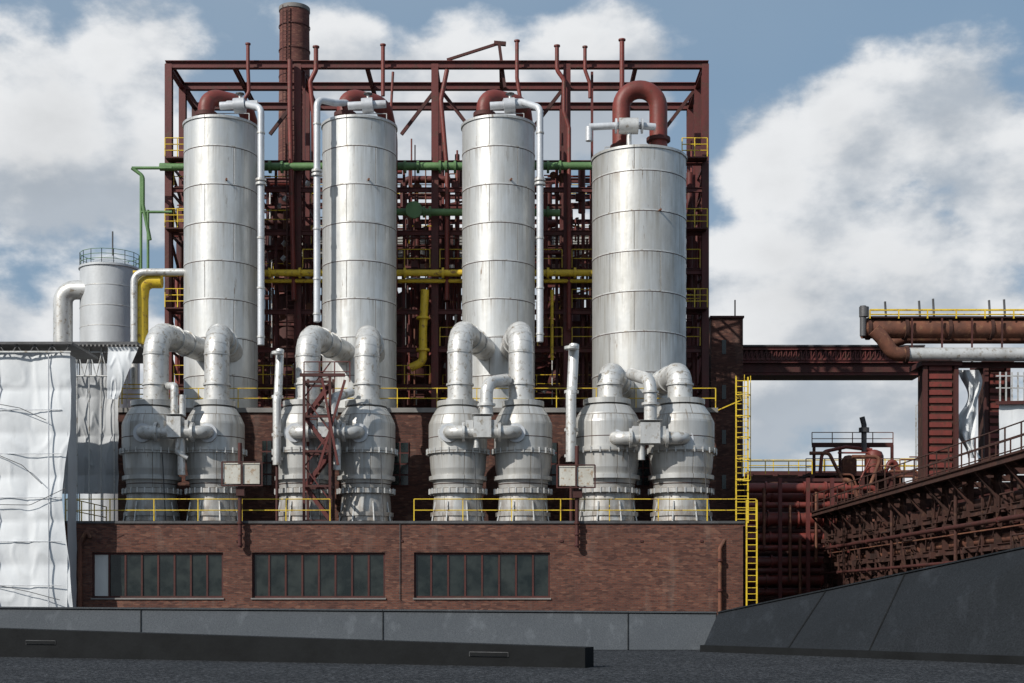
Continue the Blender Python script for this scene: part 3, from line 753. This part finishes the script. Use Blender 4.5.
# ---------------------------------------------------------------- stair tower & conveyor bridge
d=98; st=Obj('brick_stair_tower',(X(727,d),d,0))
st.box('walls','brickdk',(X(711,d),d,0),(X(743,d),d+7,Z(318,d))); st.box('roof_edge','reddk',(X(710,d),d-.12,Z(318,d)),(X(744,d),d+7.1,Z(316,d)))
for v in (340,385,430,475):
    st.box('slit_window','glass',(X(722,d),d-.02,Z(v+14,d)),(X(726,d),d+.1,Z(v,d)))
st.tube('mast','reddk',[P(735,317,d),P(735,300,d)],.05); st.done()
cv=Obj('conveyor_bridge',(X(830,102),102,0))
d=102; xa,xb=X(727,d),X(924,d)
cv.box('gallery','reddk',(xa,d,Z(374,d)),(xb,d+3,Z(347,d)))
cv.box('roof','dkgrey',(xa,d-.3,Z(347,d)),(xb,d+3.3,Z(345.5,d)))
cv.box('cladding_strip','red',(xa,d-.05,Z(361,d)),(xb,d-.002,Z(358,d)))
n=40
for k in range(n+1):
    x=xa+(xb-xa)*k/n; cv.bar('truss_posts','red',(x,d-.12,Z(360,d)),(x,d-.12,Z(348,d)),.07)
    if k<n: cv.bar('truss_diagonals','red',(x,d-.1,Z(361,d)),(x+(xb-xa)/n,d-.1,Z(349,d)),.05)
for v in (374,362,349): cv.ibeam('truss_chords','red',(xa,d-.15,Z(v,d)),(xb,d-.15,Z(v,d)),.2,.2)
for u in (738,): cv.box('trestle','reddk',(X(u-6,d),d+.5,0),(X(u+6,d),d+2.5,Z(374,d)))
cv.done()
# ---------------------------------------------------------------- right pipe bridge on pylons
d=88; pb=Obj('pipe_bridge_pylons',(X(950,d),d,0))
def ribcol(u0,u1,vt,dd):
    x0,x1=X(u0,dd),X(u1,dd); pb.box('pylon_core','rustdk',(x0+.1,dd+.1,0),(x1-.1,dd+1.9,Z(vt,dd)))
    z=0.2
    while z<Z(vt,dd)-.2: pb.box('pylon_ribs','redpipe',(x0+.25,dd,z),(x1-.25,dd+2,z+.3)); z+=.5
    for x in (x0,x1): pb.bar('pylon_corner','reddk',(x,dd,0),(x,dd,Z(vt,dd)),.26)
    pb.box('pylon_cap','reddk',(x0-.3,dd-.3,Z(vt,dd)),(x1+.3,dd+2.4,Z(vt,dd)+.3))
ribcol(925,956,366,d); ribcol(986,1008,366,d+6)
pb.tube('large_rusty_main','rust',[P(862,329,d+.5),P(1100,329,d+.5)],S(9.5,d),seg=24)
for u in (868,905,948,990): pb.disc('main_flange','rustdk',P(u,329,d+.5),(1,0,0),S(11,d),.2,24)
pb.tube('second_main','rust',[P(885,345,d+3),P(905,338,d+3),P(1100,338,d+3)],S(6,d),1.0,seg=16)
pb.tube('grey_main','grey',[P(903,354.5,d-.4),P(1100,354.5,d-.4)],S(6.8,d),1.4,seg=18)
pb.tube('bend','rust',[P(874,330,d-.6),P(882,338,d-.6),P(893,354,d-.5),P(906,354.5,d-.4)],S(7,d),.9,seg=16)
pb.disc('bend_flange','rustdk',P(906,354.5,d-.4),(1,0,0),S(8.6,d),.2,20)
pb.tube('black_valve','dkgrey',[P(863,306,d),P(863,336,d)],.2); pb.disc('valve_top','dkgrey',P(864,312,d),(0,0,1),.3,.6)
pb.ibeam('bridge_beam','reddk',P(920,365,d+.4),P(1100,365,d+.4),.3,.35)
pb.bar('walkway_plate','rustdk',P(868,318.5,d+.4),P(1100,318.5,d+.4),1.0,.1)
for u in range(912,1100,30): pb.bar('hangers','reddk',P(u,318,d-.3),P(u,362,d-.3),.09)
pb.rail('handrails','yellow',P(870,318.5,d-.2),P(1100,318.5,d-.2),.5,1.8,.04,(1,.5)); pb.rail('handrails','yellow',P(870,319,d+2.5),P(1100,319,d+2.5),.6,1.8,.04,(1,.5))
for u in (886,920,934,1005,990): pb.tube('vent_tips','dkgrey',[P(u,318,d+1),P(u-1,298+random.random()*8,d+1)],.07,seg=6)
pb.done()
rg=Obj('torn_tarpaulin',P(969,450,89))
vs=[];fs=[];nn=40
for j in range(nn+1):
    t=j/nn; v=370+t*88; cu=968+5*math.sin(t*7)+3*t; w=8+3*math.sin(t*11+1)
    for i in range(7):
        u=cu-w+2*w*i/6; p=P(u,v,89+.5*math.sin(i*1.9+t*9)); vs.append(p)
for j in range(nn):
    for i in range(6): k=j*7+i; fs.append((k,k+1,k+8,k+7))
rg.add('sheet','tarp',vs,fs,True)
rg.done()
wh=Obj('white_hoarding',P(1030,440,84)); sheet(wh,'sheet','tarp',X(999,84),X(1110,84),0,Z(403,84),84,50,40,.15,seed=2); wh.bar('top_bar','reddk',P(996,403,83.8),P(1110,401,83.8),.2)
for u in (1000,1006,1012,1018,1024): wh.bar('slats','grey',P(u,372,83.9),P(u,404,83.9),.08)
for v in (376,388): wh.bar('slats','grey',P(996,v,83.9),P(1060,v,83.9),.07)
wh.done()

# ---------------------------------------------------------------- long pipe rack at right, running away from camera
pr_=Obj('rusty_pipe_rack',(19.2,70,0))
XR=19.2; zt=ZC+6.0
y=46.; ys=[]
while y<=90: ys.append(y); y+=3.4
for y in ys:
    for x in (XR,XR+3.4): pr_.ibeam('posts','rustdk',(x,y,0),(x,y,zt-.9),.24,.26,(0,1,0))
    for z in (zt-.9,zt-2.4,zt-3.9,zt-5.4): pr_.bar('cross_beams','rustdk',(XR-.3,y,z),(XR+3.7,y,z),.18,.24)
    pr_.bar('cantilever','rustdk',(XR-.9,y,zt-.9),(XR,y,zt-.9),.14,.18)
    pr_.bar('cantilever_brace','rustdk',(XR-.85,y,zt-.95),(XR,y,zt-2.0),.1)
y0,y1=ys[0],ys[-1]
for x in (XR-.9,XR,XR+3.4):
    pr_.ibeam('long_beams','rustdk',(x,y0,zt-.8),(x,y1,zt-.8),.18,.26)
for z in (zt-2.4,zt-3.9,zt-5.4): pr_.ibeam('long_beams2','rustdk',(XR,y0,z),(XR,y1,z),.18,.26)
pr_.box('walkway_grating','rustdk',(XR-.85,y0,zt-.62),(XR+.4,y1,zt-.57))
pr_.rail('walkway_rail','rustdk',(XR-.9,y0,zt-.6),(XR-.9,y1,zt-.6),1.0,1.7,.028,(1,.5))
pr_.rail('walkway_rail','rustdk',(XR+.5,y0,zt-.6),(XR+.5,y1,zt-.6),1.0,1.7,.028,(1,.5))
for i,(dx,z,r,mt) in enumerate(((.35,zt-2.0,.24,'rustdk'),(1.0,zt-1.95,.3,'reddk'),(1.9,zt-1.9,.36,'rustdk'),(.3,zt-3.55,.2,'rust'),(.85,zt-3.5,.25,'rustdk'),(1.6,zt-3.45,.3,'reddk'),(2.5,zt-3.4,.35,'rustdk'),(.4,zt-5.0,.28,'rustdk'),(1.2,zt-5.0,.26,'redpipe'),(2.2,zt-4.9,.38,'reddk'),(1.5,zt-.2,.3,'rustdk'),(2.4,zt-.2,.3,'rustdk'),(-.35,zt-2.9,.10,'reddk'),(-.3,zt-4.4,.08,'reddk'),(-.2,zt-3.2,.035,'rust'))):
    pr_.tube('pipes_'+mt,mt,[(XR+dx,y0,z),(XR+dx,y1,z)],r,seg=14)
    for y in ys[::2]: pr_.disc('pipe_flanges_'+mt,mt,(XR+dx,y+.7+i*.13,z),(0,1,0),r*1.35,.12)
for k,y in enumerate(ys[:-1]):
    pr_.bar('bracing','rustdk',(XR-.02,y,zt-.9 if k%2 else zt-5.4),(XR-.02,ys[k+1],zt-5.4 if k%2 else zt-.9),.1)
    pr_.bar('hangers','rustdk',(XR-.05,y+1.7,zt-.9),(XR-.05,y+1.7,zt-5.4),.09)
    if k%3==1: pr_.tube('drops','rustdk',[(XR-.3,y+1,zt-1.1),(XR-.3,y+1,zt-6),(XR+.5,y+1.2,zt-6.4)],.08,.3,seg=8)
    for q in range(6):
        yy=y+random.random()*3; zz=zt-random.uniform(1,5.5)
        if q%2: pr_.box('fittings','rustdk',(XR-.25,yy,zz),(XR+.2,yy+.25,zz+.3))
        else: pr_.tube('small_bore','rustdk',[(XR-.25,yy,zz),(XR-.25,yy+random.uniform(.5,2),zz),(XR-.1,yy+2,zz-1.0)],.04,.1,seg=6)
pr_.box('rear_screen','reddk',(XR+4.2,y0,0),(XR+4.3,y1,zt-.6))
pr_.done()

# ---------------------------------------------------------------- cross pipes & mid-distance plant
cp=Obj('red_cross_pipes',(X(790,90),90,0))
for v,r,d,mt in ((488,5,88.6,'redpipe'),(497,6.5,90,'redpipe'),(505,3,88.4,'redpipe'),(519,7,88.8,'redpipe'),(531,3,89,'reddk'),(538,5,88.6,'redpipe'),(548,3,88.4,'redpipe'),(562,5.5,88.8,'redpipe'),(571,3,88.4,'red'),(580,5.5,88.6,'redpipe'),(592,4,89,'redpipe')):
    cp.tube('pipes_'+mt,mt,[P(746,v,d),P(846,v,d)],S(r,d),seg=16)
    for u in (768,803,826): cp.disc('flange_'+mt,mt,P(u+random.uniform(-6,6),v,d),(1,0,0),S(r,d)*1.3,.12)
for u in (780,808,832):
    for d in (87.6,92.8): cp.ibeam('posts','red',(X(u,d),d,0),(X(u,d),d,Z(478,d)),.22,.22,(0,1,0))
for v in (480,511,543,555,586): cp.bar('beams','reddk',P(745,v,89.6),P(842,v,89.6),.16,.2)
for u,v0,v1 in ((764,488,545),(790,505,580),(816,492,562),(800,538,598)): cp.tube('drops','rust',[P(u,v0,87.9),P(u,v1,87.9)],.1,seg=8)
cp.rail('handrail','yellow',P(742,474,89.3),P(812,474,89.3),.8,1.6,.03)
cp.box('backing_wall','brickdk',(X(744,97),97,0),(X(880,97),98,Z(476,97)))
cp.done()
mp=Obj('valve_station',(X(865,94),94,0)); d=94
mp.box('deck','reddk',P(806,477,d)+Vector((0,-1,0)),P(905,474,d)+Vector((0,3,0)))
mp.box('base','brickdk',(X(812,d),d+.5,0),(X(905,d),d+3,Z(477,d)))
mp.lathe('receiver','redpipe',P(874,0,d),[(.62,Z(476,d)),(.62,Z(456,d)),(.5,Z(452,d)),(.2,Z(450,d)),(0,Z(449.5,d))],24)
mp.lathe('receiver_small','rust',P(849,0,d),[(.5,Z(476,d)),(.5,Z(460,d)),(.3,Z(456,d)),(0,Z(455,d))],20)
mp.tube('black_vent','dkgrey',[P(864,452,d),P(864,425,d),P(862,417,d)],.18,.4); mp.disc('cap','dkgrey',P(864,430,d),(0,0,1),.34,.3)
mp.tube('loop','redpipe',[P(820,474,d),P(822,452,d),P(846,447,d),P(872,450,d)],.12,.5)
mp.tube('loop','redpipe',[P(884,474,d),P(893,455,d),P(899,474,d)],.16,.7)
mp.rail('rail_yellow','rust',P(812,445,d+2),P(893,445,d+2),.85,1.4,.03)
mp.bar('rail_deck','reddk',P(812,445,d+2),P(893,445,d+2),.2,.3)
for u in (814,840,868,892): mp.bar('rail_posts','reddk',P(u,445,d+2),P(u,477,d+2),.18)
mp.rail('rail_red','rust',P(806,474,d-1),P(900,474,d-1),1.0,1.3,.03)
mp.rail('rail_end','yellow',P(885,474,d-1),P(925,474,d-1),1.0,1.3,.03)
for k in range(34):
    u=random.uniform(808,915); v=random.uniform(450,560); mt='rust' if k%3 else 'redpipe'
    mp.tube('tangled_pipes_'+mt,mt,[P(u,v,d-2),P(u+random.uniform(15,40),v,d-2),P(u+random.uniform(15,40),v+30,d-2)],random.uniform(.04,.18),.3)
for u in (812,838,862,890,915): mp.ibeam('front_posts','reddk',(X(u,d-1),d-1,0),(X(u,d-1),d-1,Z(477,d)),.28,.28,(0,1,0))
mp.done()
fs_=Obj('far_gantry',(X(840,130),130,0)); d=130
fs_.box('deck','reddk',P(748,475,d),P(925,471,d)+Vector((0,2,0)))
for u in range(750,925,25): fs_.bar('legs','reddk',P(u,473,d),Vector((X(u,d),d,0)),.4)
fs_.rail('rail','yellow',P(748,471,d),P(925,471,d),1.0,2.2,.045)
for u in (916,920): fs_.bar('stair','grey',P(u,405,d),P(u,471,d),.12)
for k in range(9): fs_.bar('stair','grey',P(916,405+k*8,d),P(920,405+k*8,d),.08)
fs_.done()

# ---------------------------------------------------------------- world
w=bpy.data.worlds.new('World'); scene.world=w; w.use_nodes=True; nt=w.node_tree
bg=nt.nodes['Background']; out=nt.nodes['World Output']
sd=Vector((-.70,-.68,.68)).normalized(); el=math.asin(sd.z); az=math.atan2(sd.x,sd.y)
sky=N(nt,'ShaderNodeTexSky',sky_type='NISHITA'); sky.sun_disc=False; sky.sun_elevation=el; sky.sun_rotation=az
sky.air_density=1.0; sky.dust_density=2.0; sky.ozone_density=1.5
geo=N(nt,'ShaderNodeTexCoord').outputs['Generated']
def nz(vec,scale,detail,rough=.55):
    n=N(nt,'ShaderNodeTexNoise'); n.inputs['Scale'].default_value=scale; n.inputs['Detail'].default_value=detail; n.inputs['Roughness'].default_value=rough
    L(nt,vec,n.inputs['Vector']); return n
def mth(op,a,b=None,c=None,clamp=False):
    n=N(nt,'ShaderNodeMath',operation=op); n.use_clamp=clamp
    for i,v in enumerate((a,b,c)):
        if v is None: continue
        if isinstance(v,(int,float)): n.inputs[i].default_value=v
        else: L(nt,v,n.inputs[i])
    return n.outputs[0]
vm=N(nt,'ShaderNodeMapping'); vm.inputs['Scale'].default_value=(1,1,1.6); vm.inputs['Location'].default_value=(.3,.2,.1); L(nt,geo,vm.inputs[0])
n1=nz(vm.outputs[0],7.5,12,.565)
off=N(nt,'ShaderNodeVectorMath',operation='ADD'); off.inputs[1].default_value=(-.022,-.0,.045); L(nt,vm.outputs[0],off.inputs[0])
n2=nz(off.outputs[0],7.5,7,.5)
n3=nz(vm.outputs[0],2.2,4,.5)
blobs=[(60,110,100),(120,65,85),(150,170,90),(40,190,90),(5,335,60),(100,330,90),(350,80,60),(440,120,90),(600,120,90),(760,170,90),(860,145,90),(960,130,90),(1030,190,130),(800,280,150),(920,310,170),(760,420,130),(900,430,130),(500,300,200),(-120,150,180),(1250,200,200)]
cur=None
for u,v,r in blobs:
    dn=Vector(((u-512)/F,1,(600-v)/F)).normalized()
    q=N(nt,'ShaderNodeVectorMath',operation='DISTANCE'); q.inputs[1].default_value=dn; L(nt,geo,q.inputs[0])
    m_=N(nt,'ShaderNodeMapRange',interpolation_type='SMOOTHSTEP'); m_.inputs[1].default_value=0; m_.inputs[2].default_value=r*1.55/F; m_.inputs[3].default_value=1; m_.inputs[4].default_value=0
    L(nt,q.outputs['Value'],m_.inputs[0])
    cur=m_.outputs[0] if cur is None else mth('MAXIMUM',cur,m_.outputs[0])
gen=mth('MULTIPLY',n3.outputs['Fac'],.6)
sep=N(nt,'ShaderNodeSeparateXYZ'); L(nt,geo,sep.inputs[0])
back=N(nt,'ShaderNodeMapRange'); back.inputs[1].default_value=.8; back.inputs[2].default_value=.5; L(nt,sep.outputs[1],back.inputs[0])
gb=mth('MULTIPLY',gen,back.outputs[0])
base=mth('MAXIMUM',cur,gb)
dens=mth('ADD',base,mth('MULTIPLY',mth('SUBTRACT',n1.outputs['Fac'],.5),2.5))
cov=N(nt,'ShaderNodeMapRange',interpolation_type='SMOOTHSTEP'); cov.inputs[1].default_value=.30; cov.inputs[2].default_value=.68; L(nt,dens,cov.inputs[0])
lit=mth('SUBTRACT',n1.outputs['Fac'],n2.outputs['Fac'])
lm=N(nt,'ShaderNodeMapRange',interpolation_type='SMOOTHSTEP'); lm.inputs[1].default_value=-.13; lm.inputs[2].default_value=.10; L(nt,lit,lm.inputs[0])
thick=N(nt,'ShaderNodeMapRange'); thick.inputs[1].default_value=.8; thick.inputs[2].default_value=1.8; thick.inputs[3].default_value=1; thick.inputs[4].default_value=.76; L(nt,dens,thick.inputs[0])
cc=mixc(nt,lm.outputs[0],(.49,.54,.60),(.92,.93,.94))
cc2=N(nt,'ShaderNodeMix',data_type='RGBA',blend_type='MULTIPLY'); cc2.inputs[0].default_value=1; L(nt,cc,cc2.inputs[6]); L(nt,thick.outputs[0],cc2.inputs[7])
bg.inputs['Strength'].default_value=.09; 
hz=N(nt,'ShaderNodeMapRange'); hz.inputs[1].default_value=.35; hz.inputs[2].default_value=.7; hz.inputs[3].default_value=0; hz.inputs[4].default_value=.4; L(nt,n3.outputs['Fac'],hz.inputs[0])
veil=mixc(nt,.7,sky.outputs[0],(2.7,4.1,5.7)); veil2=mixc(nt,hz.outputs[0],veil,(4.4,5.2,6.1)); L(nt,veil2,bg.inputs[0])
bg2=N(nt,'ShaderNodeBackground'); bg2.inputs['Strength'].default_value=.93; L(nt,cc2.outputs[2],bg2.inputs[0])
cf=mth('MULTIPLY',cov.outputs[0],.94)
mx=N(nt,'ShaderNodeMixShader'); L(nt,cf,mx.inputs[0]); L(nt,bg.outputs[0],mx.inputs[1]); L(nt,bg2.outputs[0],mx.inputs[2]); L(nt,mx.outputs[0],out.inputs[0])
sun=bpy.data.lights.new('sun','SUN'); sun.energy=4.4; sun.angle=math.radians(.5); sun.color=(1,.96,.89)
so_=bpy.data.objects.new('sun',sun); so_.rotation_euler=sd.to_track_quat('Z','Y').to_euler(); so_.location=(-40,-40,60); scene.collection.objects.link(so_)
cam=bpy.data.cameras.new('camera'); cam.lens=50; cam.sensor_width=36; cam.clip_end=5000; cam.shift_y=(HV-341.5)/1024
co=bpy.data.objects.new('camera',cam); co.location=(0,0,ZC); co.rotation_euler=(math.pi/2,0,0); scene.collection.objects.link(co); scene.camera=co
scene.view_settings.view_transform='Standard'; scene.view_settings.look='None'; scene.view_settings.exposure=0
